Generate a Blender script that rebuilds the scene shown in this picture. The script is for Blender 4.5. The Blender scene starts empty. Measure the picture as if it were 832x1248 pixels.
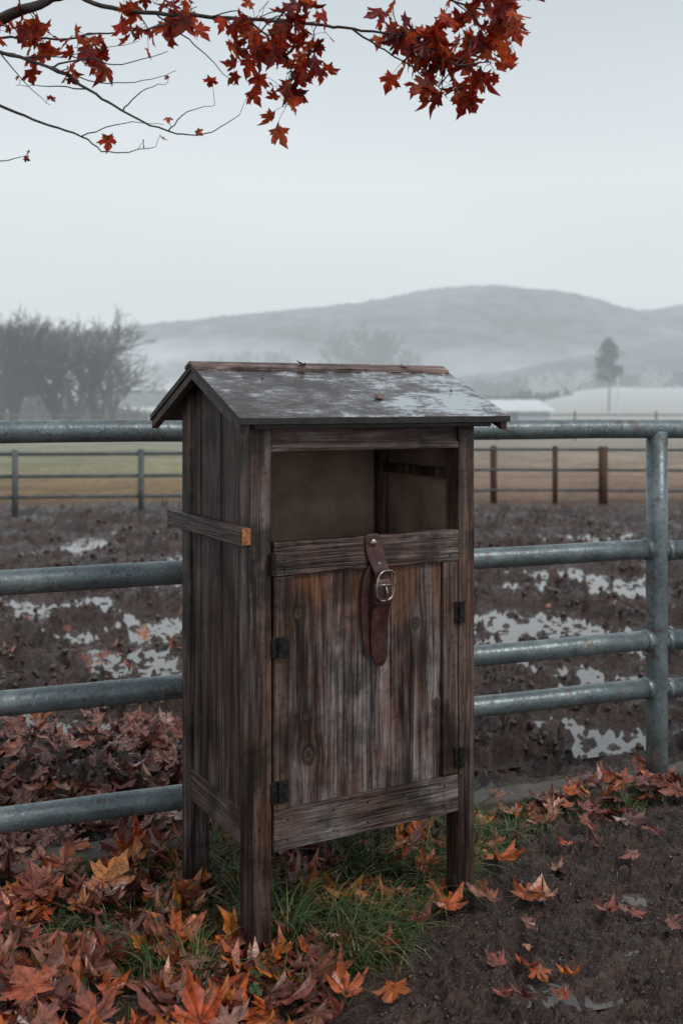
import bpy, bmesh, math, random
import numpy as np
from mathutils import Vector, Matrix, Euler, noise
random.seed(7); rng=np.random.default_rng(11)
scene=bpy.context.scene
scene.view_settings.view_transform='Standard'
scene.view_settings.look='None'
scene.view_settings.exposure=0
CAMH=1.5; F=1300.0; HY=490.0
def P(px,py,d): return Vector(((px-416)*d/F, d, CAMH-(py-HY)*d/F))
def G(px,py):
    d=CAMH*F/(py-HY); return ((px-416)*d/F,d)
def sstep(a,b,x):
    t=min(1,max(0,(x-a)/(b-a))); return t*t*(3-2*t)
# ---------------------------------------------------------------- node helpers
def newmat(name):
    m=bpy.data.materials.new(name); m.use_nodes=True
    m.node_tree.nodes.clear()
    try: m.cycles.emission_sampling='NONE'
    except Exception: pass
    return m,m.node_tree
def setin(nt,sock,v):
    if isinstance(v,bpy.types.NodeSocket): nt.links.new(v,sock)
    elif v is not None:
        if hasattr(sock.default_value,'__len__') and isinstance(v,(tuple,list)) and len(sock.default_value)==4 and len(v)==3: v=tuple(v)+(1,)
        sock.default_value=v
def N(nt,typ,ins=None,**at):
    n=nt.nodes.new('ShaderNode'+typ)
    for k,v in at.items(): setattr(n,k,v)
    for k,v in (ins or {}).items(): setin(nt,n.inputs[k],v)
    return n
def M(nt,op,a,b=None,c=None,clamp=False):
    n=N(nt,'Math',operation=op,use_clamp=clamp)
    for i,v in enumerate((a,b,c)):
        if v is not None: setin(nt,n.inputs[i],v)
    return n.outputs[0]
def VM(nt,op,a,b=None,out=0):
    n=N(nt,'VectorMath',operation=op); setin(nt,n.inputs[0],a)
    if b is not None: setin(nt,n.inputs[1],b)
    return n.outputs[out]
def MIX(nt,f,a,b,bt='MIX'):
    n=N(nt,'MixRGB',{'Fac':f,'Color1':a,'Color2':b},blend_type=bt); return n.outputs[0]
def RAMP(nt,f,stops,interp='LINEAR'):
    n=N(nt,'ValToRGB',{'Fac':f}); cr=n.color_ramp; cr.interpolation=interp
    while len(cr.elements)<len(stops): cr.elements.new(0.5)
    for e,(p,c) in zip(cr.elements,stops):
        e.position=p
        if not hasattr(c,'__len__'): c=(c,c,c)
        e.color=tuple(c)+(1,)
    return n.outputs[0]
def NOISE(nt,vec,scale,detail=3,rough=0.55,dist=0.0):
    return N(nt,'TexNoise',{'Vector':vec,'Scale':scale,'Detail':min(detail,3.5),'Roughness':rough,'Distortion':dist}).outputs['Fac']
def BSDF(nt,col,rough,bump=None,metal=0.0,spec=0.5,bstr=1.0,bdist=0.002,coat=0.0):
    b=N(nt,'BsdfPrincipled',{'Base Color':col,'Roughness':rough,'Metallic':metal,'Specular IOR Level':spec,'Coat Weight':coat})
    if bump is not None:
        bn=N(nt,'Bump',{'Height':bump,'Strength':bstr,'Distance':bdist}); nt.links.new(bn.outputs[0],b.inputs['Normal'])
    return b
def OUT(nt,sh):
    o=N(nt,'OutputMaterial'); nt.links.new(sh,o.inputs['Surface'])
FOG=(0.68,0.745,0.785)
def FOGMIX(nt,sh,D,extra=None):  # haze painted onto the surface as emission growing with distance; no fog volume
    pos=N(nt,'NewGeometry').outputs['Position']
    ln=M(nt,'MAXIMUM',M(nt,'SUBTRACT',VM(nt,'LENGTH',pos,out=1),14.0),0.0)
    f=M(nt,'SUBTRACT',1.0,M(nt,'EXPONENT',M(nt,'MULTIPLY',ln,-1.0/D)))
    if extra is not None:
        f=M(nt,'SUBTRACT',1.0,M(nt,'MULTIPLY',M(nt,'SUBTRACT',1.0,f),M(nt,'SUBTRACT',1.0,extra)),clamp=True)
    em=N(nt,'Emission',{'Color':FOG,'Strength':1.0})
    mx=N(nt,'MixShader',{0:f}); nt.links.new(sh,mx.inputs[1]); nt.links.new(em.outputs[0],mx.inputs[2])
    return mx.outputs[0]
# ---------------------------------------------------------------- mesh helpers
def link(o,parent=None):
    scene.collection.objects.link(o)
    if parent: o.parent=parent
    return o
def meshobj(name,V,Fc,mat,parent=None,smooth=False):
    me=bpy.data.meshes.new(name); me.from_pydata([tuple(v) for v in V],[],Fc); 
    if mat: me.materials.append(mat)
    if smooth: me.polygons.foreach_set('use_smooth',[True]*len(me.polygons))
    me.update()
    return link(bpy.data.objects.new(name,me),parent)
def empty(name,loc=(0,0,0),rz=0):
    e=bpy.data.objects.new(name,None); e.location=loc; e.rotation_euler=(0,0,rz); e.empty_display_size=0.1
    return link(e)
def tube(V,Fc,pts,rad,sides=8,cap=True):
    pts=[Vector(p) for p in pts]; n=len(pts); b0=len(V)
    prev=None
    for i,p in enumerate(pts):
        t=(pts[min(i+1,n-1)]-pts[max(i-1,0)]).normalized()
        if prev is None:
            ref=Vector((0,0,1)) if abs(t.z)<0.9 else Vector((1,0,0))
            a=t.cross(ref).normalized()
        else:
            a=(prev-t*prev.dot(t)); a=a.normalized() if a.length>1e-6 else t.orthogonal().normalized()
        prev=a; b=t.cross(a); r=rad[i] if hasattr(rad,'__len__') else rad
        for k in range(sides):
            an=2*math.pi*k/sides; V.append(p+(a*math.cos(an)+b*math.sin(an))*r)
    for i in range(n-1):
        for k in range(sides):
            k2=(k+1)%sides
            Fc.append((b0+i*sides+k,b0+i*sides+k2,b0+(i+1)*sides+k2,b0+(i+1)*sides+k))
    if cap:
        Fc.append(tuple(b0+k for k in range(sides))[::-1]); Fc.append(tuple(b0+(n-1)*sides+k for k in range(sides)))
def smoothpath(pts,sub=4,jit=0.0):
    pts=[Vector(p) for p in pts]; out=[]
    for i in range(len(pts)-1):
        p0=pts[max(i-1,0)];p1=pts[i];p2=pts[i+1];p3=pts[min(i+2,len(pts)-1)]
        for k in range(sub):
            t=k/sub
            q=0.5*((2*p1)+(p2-p0)*t+(2*p0-5*p1+4*p2-p3)*t*t+(3*p1-p0-3*p2+p3)*t**3)
            if jit and (i or k): q=q+Vector((random.uniform(-jit,jit) for _ in range(3)))
            out.append(q)
    out.append(pts[-1]); return out
# ---------------------------------------------------------------- materials
def wood(name,axis,knots=(),warm=0.0,light=1.0,zone=None,grey=1.0,blot=0.35):
    m,nt=newmat(name)
    co=N(nt,'TexCoord').outputs['Object']
    isl=N(nt,'NewGeometry').outputs['Random Per Island']
    off=VM(nt,'MULTIPLY',N(nt,'CombineXYZ',{0:isl,1:isl,2:isl}).outputs[0],(7.3,13.1,5.7))
    v=VM(nt,'ADD',co,off)
    sep=N(nt,'SeparateXYZ',{0:co})
    kn=None; warp=None
    for (kx,kz,kr) in knots:
        dx=M(nt,'SUBTRACT',sep.outputs[0],kx); dz=M(nt,'MULTIPLY',M(nt,'SUBTRACT',sep.outputs[2],kz),0.75)
        d=M(nt,'DIVIDE',M(nt,'SQRT',M(nt,'ADD',M(nt,'MULTIPLY',dx,dx),M(nt,'MULTIPLY',dz,dz))),kr)
        g=M(nt,'EXPONENT',M(nt,'MULTIPLY',M(nt,'MULTIPLY',d,d),-0.35))
        w=M(nt,'MULTIPLY',M(nt,'MULTIPLY',dx,g),-0.8)
        warp=w if warp is None else M(nt,'ADD',warp,w)
        kn=d if kn is None else M(nt,'MINIMUM',kn,d)
    if warp is not None: v=VM(nt,'ADD',v,N(nt,'CombineXYZ',{0:warp}).outputs[0])
    sc={'x':(1.6,30,30),'y':(30,1.6,30),'z':(30,30,1.6)}[axis]
    sc2={'x':(5,130,130),'y':(130,5,130),'z':(130,130,5)}[axis]
    sc3={'x':(2.2,8,8),'y':(8,2.2,8),'z':(8,8,2.2)}[axis]
    g1=NOISE(nt,VM(nt,'MULTIPLY',v,sc),1.0,3.5,0.66,0.6)
    g2=NOISE(nt,VM(nt,'MULTIPLY',v,sc2),1.0,3,0.7)
    big=NOISE(nt,VM(nt,'MULTIPLY',v,sc3),1.0,3.5,0.65)
    spots=NOISE(nt,v,60,3,0.7)
    gr=M(nt,'ADD',M(nt,'MULTIPLY',g1,0.55),M(nt,'MULTIPLY',g2,0.45))
    L=light
    c=RAMP(nt,gr,[(0.35,(0.005*L,0.0028*L,0.0025*L)),(0.43,(0.034*L,0.0175*L,0.0140*L)),(0.53,(0.090*L,0.051*L,0.041*L)),(0.63,(0.20*L,0.135*L,0.115*L))])
    c2=RAMP(nt,gr,[(0.37,(0.010*L,0.007*L,0.0065*L)),(0.45,(0.078*L,0.060*L,0.057*L)),(0.59,(0.30*L,0.262*L,0.257*L))])
    gm=RAMP(nt,big,[(0.44,0),(0.60,0.9*grey)])
    c=MIX(nt,gm,c,c2)
    tone=M(nt,'ADD',M(nt,'MULTIPLY',isl,0.6),0.72)
    c=MIX(nt,1.0,c,N(nt,'CombineXYZ',{0:tone,1:tone,2:tone}).outputs[0],'MULTIPLY')
    if warm>0:
        wn=NOISE(nt,VM(nt,'ADD',VM(nt,'MULTIPLY',v,(2.2,1,0.6)),(4,9,2)),4.5,3,0.6)
        wm=RAMP(nt,wn,[(0.44,0),(0.58,1)])
        if zone:
            zr=N(nt,'MapRange',{0:sep.outputs[2],1:zone[0],2:zone[1],3:0.0,4:1.0}).outputs[0]
            wm=M(nt,'MULTIPLY',M(nt,'ADD',M(nt,'MULTIPLY',wm,1.1),0.2),zr,clamp=True)
        cw=RAMP(nt,gr,[(0.33,(0.030,0.012,0.007)),(0.48,(0.16,0.064,0.029)),(0.65,(0.35,0.16,0.075))])
        c=MIX(nt,M(nt,'MULTIPLY',wm,warm),c,cw)
    bl=RAMP(nt,NOISE(nt,v,7,3.5,0.65),[(0.38,blot),(0.52,1.0)])
    c=MIX(nt,1.0,c,bl,'MULTIPLY')
    sp=RAMP(nt,spots,[(0.34,0.55),(0.44,1.0)])
    c=MIX(nt,1.0,c,sp,'MULTIPLY')
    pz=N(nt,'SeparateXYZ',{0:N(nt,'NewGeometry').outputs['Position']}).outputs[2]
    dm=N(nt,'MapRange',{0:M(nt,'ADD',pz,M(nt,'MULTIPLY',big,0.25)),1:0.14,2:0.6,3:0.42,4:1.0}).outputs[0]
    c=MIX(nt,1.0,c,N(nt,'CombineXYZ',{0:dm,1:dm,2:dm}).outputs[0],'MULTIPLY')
    h=M(nt,'ADD',M(nt,'MULTIPLY',g1,0.5),M(nt,'MULTIPLY',g2,0.8))
    if kn is not None:
        kj=M(nt,'ADD',kn,M(nt,'MULTIPLY',M(nt,'SUBTRACT',spots,0.5),1.3))
        kf=N(nt,'MapRange',{0:kj,1:0.6,2:1.2,3:0.85,4:0.0}).outputs[0]
        kc=RAMP(nt,kj,[(0.2,(0.028,0.017,0.014)),(0.5,(0.085,0.055,0.045)),(0.9,(0.05,0.03,0.024))])
        c=MIX(nt,kf,c,kc)
        edge=N(nt,'MapRange',{0:M(nt,'ABSOLUTE',M(nt,'SUBTRACT',kj,1.0)),1:0.0,2:0.35,3:0.4,4:1.0}).outputs[0]
        c=MIX(nt,1.0,c,N(nt,'CombineXYZ',{0:edge,1:edge,2:edge}).outputs[0],'MULTIPLY')
    rg=N(nt,'MapRange',{0:big,1:0.3,2:0.7,3:0.30,4:0.64}).outputs[0]
    b=BSDF(nt,c,rg,h,bstr=1.0,bdist=0.007,spec=0.38)
    OUT(nt,b.outputs[0]); return m
def simple(name,c1,c2,scale=20,rough=(0.4,0.7),metal=0.0,bd=0.001,fog=None,spec=0.5,coat=0):
    m,nt=newmat(name); co=N(nt,'TexCoord').outputs['Object']
    n=NOISE(nt,co,scale,3,0.65)
    c=RAMP(nt,n,[(0.35,c1),(0.65,c2)])
    r=N(nt,'MapRange',{0:n,1:0.35,2:0.65,3:rough[0],4:rough[1]}).outputs[0]
    b=BSDF(nt,c,r,n if not fog else None,metal=metal,bdist=bd,spec=spec,coat=coat); s=b.outputs[0]
    if fog: s=FOGMIX(nt,s,fog)
    OUT(nt,s); return m
def leafmat(name,cols,trans=0.0,rough=0.45,spec=0.45):
    m,nt=newmat(name)
    isl=N(nt,'NewGeometry').outputs['Random Per Island']
    st=[(i/(len(cols)-1),c) for i,c in enumerate(cols)]
    c=RAMP(nt,isl,st)
    co=N(nt,'TexCoord').outputs['Object']
    n=NOISE(nt,co,45,3,0.7)
    c=MIX(nt,1.0,c,RAMP(nt,n,[(0.33,0.30),(0.5,0.92),(0.68,1.45)]),'MULTIPLY')
    uv=N(nt,'UVMap',uv_map='UVMap').outputs[0]
    sx=N(nt,'SeparateXYZ',{0:uv}); 
    vein=RAMP(nt,sx.outputs[0],[(0.0,0.6),(0.10,1.0)])
    c=MIX(nt,1.0,c,vein,'MULTIPLY')
    b=BSDF(nt,c,rough,n,bdist=0.002,spec=spec)
    s=b.outputs[0]
    if trans>0:
        t=N(nt,'BsdfTranslucent',{'Color':c}); mx=N(nt,'MixShader',{0:trans})
        nt.links.new(s,mx.inputs[1]); nt.links.new(t.outputs[0],mx.inputs[2]); s=mx.outputs[0]
    OUT(nt,s); return m
# ---------------------------------------------------------------- world, sun, camera
w=bpy.data.worlds.new('World'); scene.world=w; w.use_nodes=True; nt=w.node_tree; nt.nodes.clear()
sky=N(nt,'TexSky',sky_type='NISHITA'); sky.sun_disc=False; sky.sun_elevation=math.radians(48); sky.sun_rotation=math.radians(130)
sky.dust_density=4; sky.air_density=1.0
tc=N(nt,'TexCoord').outputs['Generated']
sz=N(nt,'SeparateXYZ',{0:tc}).outputs[2]
cl=RAMP(nt,sz,[(0.0,(0.78,0.835,0.87)),(0.10,(0.83,0.89,0.92)),(0.2,(0.88,0.94,0.97)),(0.37,(0.70,0.78,0.825)),(1.0,(0.60,0.66,0.70))])
cl=VM(nt,'MULTIPLY',cl,(9.3,9.3,9.3))
cn=NOISE(nt,VM(nt,'MULTIPLY',tc,(1,1,2.5)),1.6,3,0.5)
cl=MIX(nt,1.0,cl,RAMP(nt,cn,[(0.3,0.92),(0.7,1.0)]),'MULTIPLY')
mixc=MIX(nt,0.93,sky.outputs[0],cl)
bg=N(nt,'Background',{'Color':mixc,'Strength':0.1})
o=N(nt,'OutputWorld'); nt.links.new(bg.outputs[0],o.inputs['Surface'])
sl=bpy.data.lights.new('sun','SUN'); sl.energy=1.1; sl.angle=math.radians(11); sl.color=(1,0.96,0.91)
so=link(bpy.data.objects.new('sun',sl)); 
sd=Vector((0.60,-0.50,0.85)).normalized(); so.rotation_euler=sd.to_track_quat('Z','Y').to_euler()
cam=bpy.data.cameras.new('camera'); co_=link(bpy.data.objects.new('camera',cam)); co_.location=(0,0,CAMH); co_.rotation_euler=(math.radians(90),0,0)
cam.sensor_width=36; cam.lens=F/1248*36; cam.shift_y=-(624-HY)/1248; cam.clip_end=5000; cam.clip_start=0.05
cam.dof.use_dof=True; cam.dof.focus_distance=3.05; cam.dof.aperture_fstop=3.2
scene.camera=co_
# ---------------------------------------------------------------- ground
A=Vector((-1.088,3.40,0)); E=Vector((0.9412,0.3379,0)); NN=Vector((-0.3379,0.9412,0))
def st_(x,y):
    dx=x-A.x; dy=y-A.y; return dx*NN.x+dy*NN.y, dx*E.x+dy*E.y
def nz(x,y,z,s): return noise.noise(Vector((x*s,y*s,z)))
def fieldmask(x,y):
    return sstep(15.0,15.9,y+0.6*nz(x,y,3,0.6)) if y>13 else 0.0
pud=[(0.56,2.71,0.11,0.045),(0.76,2.90,0.05,0.025),(0.90,3.25,0.07,0.03)]
HOL=[]
for (px,py,hw,hh) in [(680,754,150,26),(750,776,80,13),(745,897,85,38),(612,937,65,38),(640,735,90,12),(720,692,110,10),(700,645,95,6),(640,663,70,6),(775,708,70,9),(180,750,75,21),(150,797,75,24),(85,758,45,17),(110,655,75,7),(30,640,80,6),(190,693,65,10),(50,692,70,9),(600,778,60,12),(805,834,50,14),(715,828,90,14),(640,704,75,9),(790,658,70,7),(205,822,35,17),(150,640,70,5),(30,738,50,12),(620,852,60,15),(800,748,60,10),(560,640,70,6),(-60,720,50,9),(-120,670,70,7),(900,700,60,8),(950,800,70,16),(400,700,80,9),(350,760,60,12),(450,820,60,14),(680,866,50,13),(110,717,50,9),(20,782,45,13),(210,666,60,6),(750,673,60,6),(600,682,60,7),(680,802,55,10),(20,668,50,6),(820,680,50,6),(670,622,90,4),(90,628,90,4),(780,630,60,4)]:
    X,Y=G(px,py+4); HOL.append((X,Y,hw*Y/F,max(0.19,hh*Y*Y/(CAMH*F))))
def hgt(x,y):
    if y<-2 or abs(x)>60 and y<17: return 0.0
    far=0.0
    if y>16.5:
        far=0.05*nz(x,y,1,0.4)
        if y>80: far+=sstep(90,260,y)*sstep(0.12,0.26,x/y)*5.0
        return far
    s,t=st_(x,y)
    n1=nz(x,y,0,9);n2=nz(x,y,3,24);n3=nz(x,y,7,1.1);n4=nz(x,y,9,4)
    mud=sstep(-0.1,0.3,x-0.05-(y-2.6)*0.45)
    n5=nz(x,y,4,52)
    near=0.01*n3+0.006*n4+mud*(0.050*abs(n1)+0.055*abs(n2)+0.030*n4+0.034*abs(n5)-0.022)+(1-mud)*(0.008*n1+0.004*n2)
    for (ax,ay,rx,ry) in pud:
        d=((x-ax)/rx)**2+((y-ay)/ry)**2
        if d<7: near=near*(1-math.exp(-d*0.7)*0.75)-0.024*math.exp(-d*0.6)
    if s<=0: return near
    q=0.46*x+0.888*y+0.32*n3+0.10*n4
    big=nz(x,y,8,0.75)
    fur=math.sin(q*2*math.pi/1.10+0.6)
    crest=sstep(-0.8,0.3,fur+0.8*big)
    c1=abs(nz(x,y,2,4.5)); c2=abs(nz(x,y,5,11)); c3=abs(n2)
    p=-0.064+0.018*fur+0.02*big+crest*(0.095*c1+0.125*c2+0.10*c3+0.02*n5)+(1-crest)*(0.03*c1+0.04*c2+0.04*c3)
    hm=0.0
    for (ax,ay,rx,ry) in HOL:
        dx=(x-ax)/rx
        if abs(dx)<1.6:
            dy=(y-ay)/ry
            if abs(dy)<1.6:
                d=dx*dx+dy*dy+0.7*n4+0.6*n1+0.35*n2
                hm=max(hm,1-sstep(0.6,1.2,d))
    if hm>0: p=p*(1-hm)+hm*(-0.083+0.06*c2+0.035*c3)
    bank=(1-sstep(0.2,1.3,s))*0.035*(1-sstep(0.3,1.6,t))
    k=sstep(0.02,0.35,s); f=fieldmask(x,y)
    return (near*(1-k)+(p+bank)*k)*(1-f)+f*0.01
ys=[-40,-20,-10,-5,-2,-0.5,0.3,0.9,1.4,1.8]
y=2.1
while y<16.6: ys.append(y); y*=1.0038 if y<8 else 1.0052
while y<2200: ys.append(y); y*=1.045
NC=480
ts=np.linspace(-1,1,NC)
V=[];fm=[];hs=[]
for y in ys:
    yy=max(y,1.0)
    for t in ts:
        x=t*(0.75+0.42*yy)+math.copysign(abs(t)**9,t)*45
        h=hgt(x,y); V.append((x,y,h)); fm.append(fieldmask(x,y) if y<17 else 1.0)
        if 4.5<y<14 and abs(x)<5: hs.append(h)
Fc=[]
for j in range(len(ys)-1):
    for i in range(NC-1):
        a=j*NC+i; Fc.append((a,a+1,a+NC+1,a+NC))
hs=np.array(hs); WL=max(-0.062,min(-0.042,float(np.percentile(hs,36)))); print('WL',WL,'frac',float((hs<WL).mean()))
m,nt=newmat('mud_and_grass_ground')
pos=N(nt,'NewGeometry').outputs['Position']; sp=N(nt,'SeparateXYZ',{0:pos})
n_a=NOISE(nt,pos,3.2,3,0.65); n_b=NOISE(nt,pos,38,3.5,0.7); n_c=NOISE(nt,pos,160,3,0.7)
mc=RAMP(nt,M(nt,'ADD',M(nt,'MULTIPLY',n_a,0.5),M(nt,'MULTIPLY',n_b,0.5)),[(0.36,(0.019,0.0085,0.0058)),(0.5,(0.058,0.0285,0.0200)),(0.64,(0.145,0.082,0.062))])
mc=MIX(nt,1.0,mc,RAMP(nt,n_c,[(0.35,0.45),(0.6,1.3)]),'MULTIPLY')
mr=RAMP(nt,M(nt,'ADD',M(nt,'MULTIPLY',n_a,0.6),M(nt,'MULTIPLY',n_b,0.4)),[(0.42,0.07),(0.5,0.16),(0.60,0.45)])
mh=M(nt,'ADD',M(nt,'MULTIPLY',n_b,1.0),M(nt,'MULTIPLY',n_c,0.45))
mud=BSDF(nt,mc,mr,mh,bdist=0.022,spec=0.7)
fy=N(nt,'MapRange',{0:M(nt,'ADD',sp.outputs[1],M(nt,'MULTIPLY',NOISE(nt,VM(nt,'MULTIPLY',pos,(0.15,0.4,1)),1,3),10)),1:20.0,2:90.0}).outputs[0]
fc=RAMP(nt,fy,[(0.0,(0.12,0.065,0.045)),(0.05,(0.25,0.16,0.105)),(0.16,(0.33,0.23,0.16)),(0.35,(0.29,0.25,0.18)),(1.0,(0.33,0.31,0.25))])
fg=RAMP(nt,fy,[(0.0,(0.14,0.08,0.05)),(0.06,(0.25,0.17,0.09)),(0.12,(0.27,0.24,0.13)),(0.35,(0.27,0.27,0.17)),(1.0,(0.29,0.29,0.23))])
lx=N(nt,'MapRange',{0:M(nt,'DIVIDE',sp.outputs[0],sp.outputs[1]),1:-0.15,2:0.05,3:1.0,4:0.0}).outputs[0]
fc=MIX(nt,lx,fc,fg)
gn=NOISE(nt,pos,6,3,0.75)
fc=MIX(nt,1.0,fc,RAMP(nt,gn,[(0.3,0.45),(0.6,1.2)]),'MULTIPLY')
gl=NOISE(nt,VM(nt,'MULTIPLY',pos,(0.35,0.5,1)),1,3,0.7)
fc=MIX(nt,1.0,fc,RAMP(nt,gl,[(0.35,0.68),(0.6,1.12)]),'MULTIPLY')
fld=BSDF(nt,fc,0.9,spec=0.1)
att=N(nt,'Attribute',attribute_name='field'); mx=N(nt,'MixShader',{0:att.outputs['Fac']})
nt.links.new(mud.outputs[0],mx.inputs[1]); nt.links.new(fld.outputs[0],mx.inputs[2])
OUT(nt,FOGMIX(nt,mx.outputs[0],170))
ground=meshobj('ground',V,Fc,m,smooth=True)
at=ground.data.attributes.new('field','FLOAT','POINT'); at.data.foreach_set('value',fm)
def watermat(name,c1,c2,ior):
    m,nt=newmat(name); pos=N(nt,'NewGeometry').outputs['Position']
    b=BSDF(nt,RAMP(nt,NOISE(nt,pos,9,3),[(0.35,c1),(0.65,c2)]),0.02,NOISE(nt,pos,14,2),bdist=0.0015,spec=0.5,bstr=0.4)
    b.inputs['IOR'].default_value=ior
    OUT(nt,b.outputs[0]); return m
m=watermat('muddy_water',(0.045,0.033,0.028),(0.085,0.067,0.058),1.85)
def q(s,t,z): v=A+NN*s+E*t; return (v.x,v.y,z)
meshobj('puddle_water',[q(0.45,-9,WL),q(0.45,12,WL),(14,15.2,WL),(-14,15.2,WL)],[(0,1,2,3)],m)
V=[];Fc=[]
for (ax,ay,rx,ry) in pud:
    b0=len(V); zz=hgt(ax,ay)+0.010
    for k in range(28):
        an=k*2*math.pi/28; V.append((ax+rx*1.45*math.cos(an),ay+ry*1.45*math.sin(an),zz))
    Fc.append(tuple(range(b0,b0+28)))
meshobj('puddle_water',V,Fc,watermat('shallow_muddy_water',(0.05,0.034,0.028),(0.12,0.09,0.078),1.6))
# ---------------------------------------------------------------- kerb
kerbm=simple('weathered_concrete',(0.035,0.027,0.023),(0.13,0.105,0.09),12,(0.5,0.85),bd=0.006)
def board_bm(x0,x1,y0,y1,z0,z1,axis,bev=0.003,jit=0.0012,seg=0.09,post=None):
    bm=bmesh.new(); bmesh.ops.create_cube(bm,size=1)
    for v in bm.verts: v.co=Vector(((x0+x1)/2+v.co.x*(x1-x0),(y0+y1)/2+v.co.y*(y1-y0),(z0+z1)/2+v.co.z*(z1-z0)))
    bmesh.ops.bevel(bm,geom=bm.edges[:],offset=bev,segments=2,affect='EDGES',profile=0.6)
    lo,hi={'x':(x0,x1),'y':(y0,y1),'z':(z0,z1)}[axis]; nv={'x':(1,0,0),'y':(0,1,0),'z':(0,0,1)}[axis]
    n=max(2,int((hi-lo)/seg)); 
    for i in range(1,n):
        c=lo+(hi-lo)*i/n+random.uniform(-0.01,0.01)*min(1,(hi-lo))
        p=Vector(nv)*c
        bmesh.ops.bisect_plane(bm,geom=bm.verts[:]+bm.edges[:]+bm.faces[:],plane_co=p,plane_no=nv)
    so_=random.random()*50
    for v in bm.verts:
        if post: post(v)
        d=noise.noise_vector(v.co*9+Vector((so_,0,0)))*jit
        v.co+=d
    return bm
def board(name,x0,x1,y0,y1,z0,z1,axis,mat,parent,**k):
    bm=board_bm(x0,x1,y0,y1,z0,z1,axis,**k); me=bpy.data.meshes.new(name); bm.to_mesh(me); bm.free()
    me.materials.append(mat); return link(bpy.data.objects.new(name,me),parent)
kerb=board('concrete_kerb',-8,9,-0.075,0.055,-0.12,0.035,'x',kerbm,None,bev=0.012,jit=0.014,seg=0.07)
kerb.location=(A.x,A.y,0); kerb.rotation_euler=(0,0,math.atan2(E.y,E.x))
# ---------------------------------------------------------------- galvanised pipe fence
m,nt=newmat('galvanised_steel'); co=N(nt,'TexCoord').outputs['Object']
n1=NOISE(nt,co,7,3,0.6); n2=NOISE(nt,co,55,3.5,0.7)
c=RAMP(nt,n1,[(0.3,(0.10,0.135,0.148)),(0.5,(0.155,0.195,0.208)),(0.7,(0.235,0.28,0.29))])
c=MIX(nt,RAMP(nt,n2,[(0.53,0),(0.66,0.65)]),c,(0.055,0.062,0.064))
c=MIX(nt,RAMP(nt,NOISE(nt,VM(nt,'ADD',co,(5,1,3)),16,3.5,0.75),[(0.56,0),(0.67,0.75)]),c,(0.115,0.070,0.047))
c=MIX(nt,RAMP(nt,NOISE(nt,VM(nt,'ADD',co,(1,7,3)),120,3,0.7),[(0.60,0),(0.66,0.7)]),c,(0.38,0.42,0.43))
b=BSDF(nt,c,RAMP(nt,n2,[(0.3,0.24),(0.7,0.48)]),n2,metal=0.3,bdist=0.002,spec=0.6)
OUT(nt,b.outputs[0]); steel=m
fence=empty('pipe_gate_fence')
def fp(t,z,s=0.0): v=A+E*t+NN*s; return Vector((v.x,v.y,z))
def rail(name,t0,t1,z,r,z1=None):
    V=[];Fc=[]; z1=z if z1 is None else z1
    n=max(2,int(abs(t1-t0)/0.25)); pts=[];ra=[]
    for i in range(n+1):
        u=i/n; pts.append(fp(t0+(t1-t0)*u,z+(z1-z)*u+0.0015*math.sin(i*1.7),0.001*math.sin(i*2.3))); ra.append(r)
    tube(V,Fc,pts,ra,28); meshobj(name,V,Fc,steel,fence,True)
TP=2.486; TM=1.107
rail('top_rail',-3.6,6.0,1.424,0.037,1.375)
for i,z in enumerate((0.925,0.54,0.168)): rail('rail_left_%d'%i,-3.6,TM,z,0.0405)
for i,z in enumerate((0.917,0.556,0.366)):
    rail('rail_right_%d'%i,TM,TP-0.02,z,0.0385); rail('rail_next_%d'%i,TP+0.06,6.0,z-0.01,0.0385)
    rail('weld_%d'%i,TP-0.062,TP-0.034,z,0.0425); rail('weldb_%d'%i,TP+0.036,TP+0.062,z-0.01,0.0425)
    rail('stub_%d'%i,TP+0.02,TP+0.07,z-0.01,0.036)
for i,(t,r) in enumerate(((TP,0.0425),(TM,0.04),(-3.6,0.05),(6.0,0.05))):
    V=[];Fc=[]; tube(V,Fc,[fp(t,-0.2),fp(t,0.3),fp(t,0.9),fp(t,1.385 if t<6 else 1.36)],r,32); meshobj('post_%d'%i,V,Fc,steel,fence,True)
V=[];Fc=[]
for t in (TP,):
    tube(V,Fc,[fp(t,-0.05),fp(t,0.0),fp(t,0.02),fp(t,0.028)],[0.075,0.072,0.06,0.045],24)
meshobj('post_mud_collar',V,Fc,kerbm,fence,True)
# ---------------------------------------------------------------- cabinet
ANG=math.radians(29.2)
cab=empty('wooden_feed_cabinet',(-0.2435,2.826,0),ANG)
W=0.733; D=0.50
KN=[(0.148,0.925,0.014),(0.180,0.535,0.018),(0.172,0.64,0.010),(0.53,0.86,0.012),(0.60,0.62,0.010),(0.34,0.70,0.007)]
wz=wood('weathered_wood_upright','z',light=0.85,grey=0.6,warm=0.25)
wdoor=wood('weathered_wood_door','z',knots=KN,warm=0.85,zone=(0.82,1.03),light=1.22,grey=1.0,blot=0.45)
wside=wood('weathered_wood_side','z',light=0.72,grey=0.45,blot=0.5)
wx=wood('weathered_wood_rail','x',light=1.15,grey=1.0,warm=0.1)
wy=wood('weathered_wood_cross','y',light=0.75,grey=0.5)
win=simple('inner_plywood',(0.20,0.125,0.092),(0.40,0.28,0.22),7,(0.6,0.8),bd=0.001)
wend=simple('fresh_cut_end_grain',(0.22,0.07,0.02),(0.5,0.2,0.07),90,(0.6,0.8),bd=0.001)
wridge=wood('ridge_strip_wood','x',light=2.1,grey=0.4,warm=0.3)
EV0,EZ0=-0.06,1.442; RV,RZ=0.287,1.592; BV=0.634
sl_=(RZ-EZ0)/(RV-EV0)
def under(v): return EZ0+sl_*(v-EV0) if v<RV else RZ-sl_*(v-RV)
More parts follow.
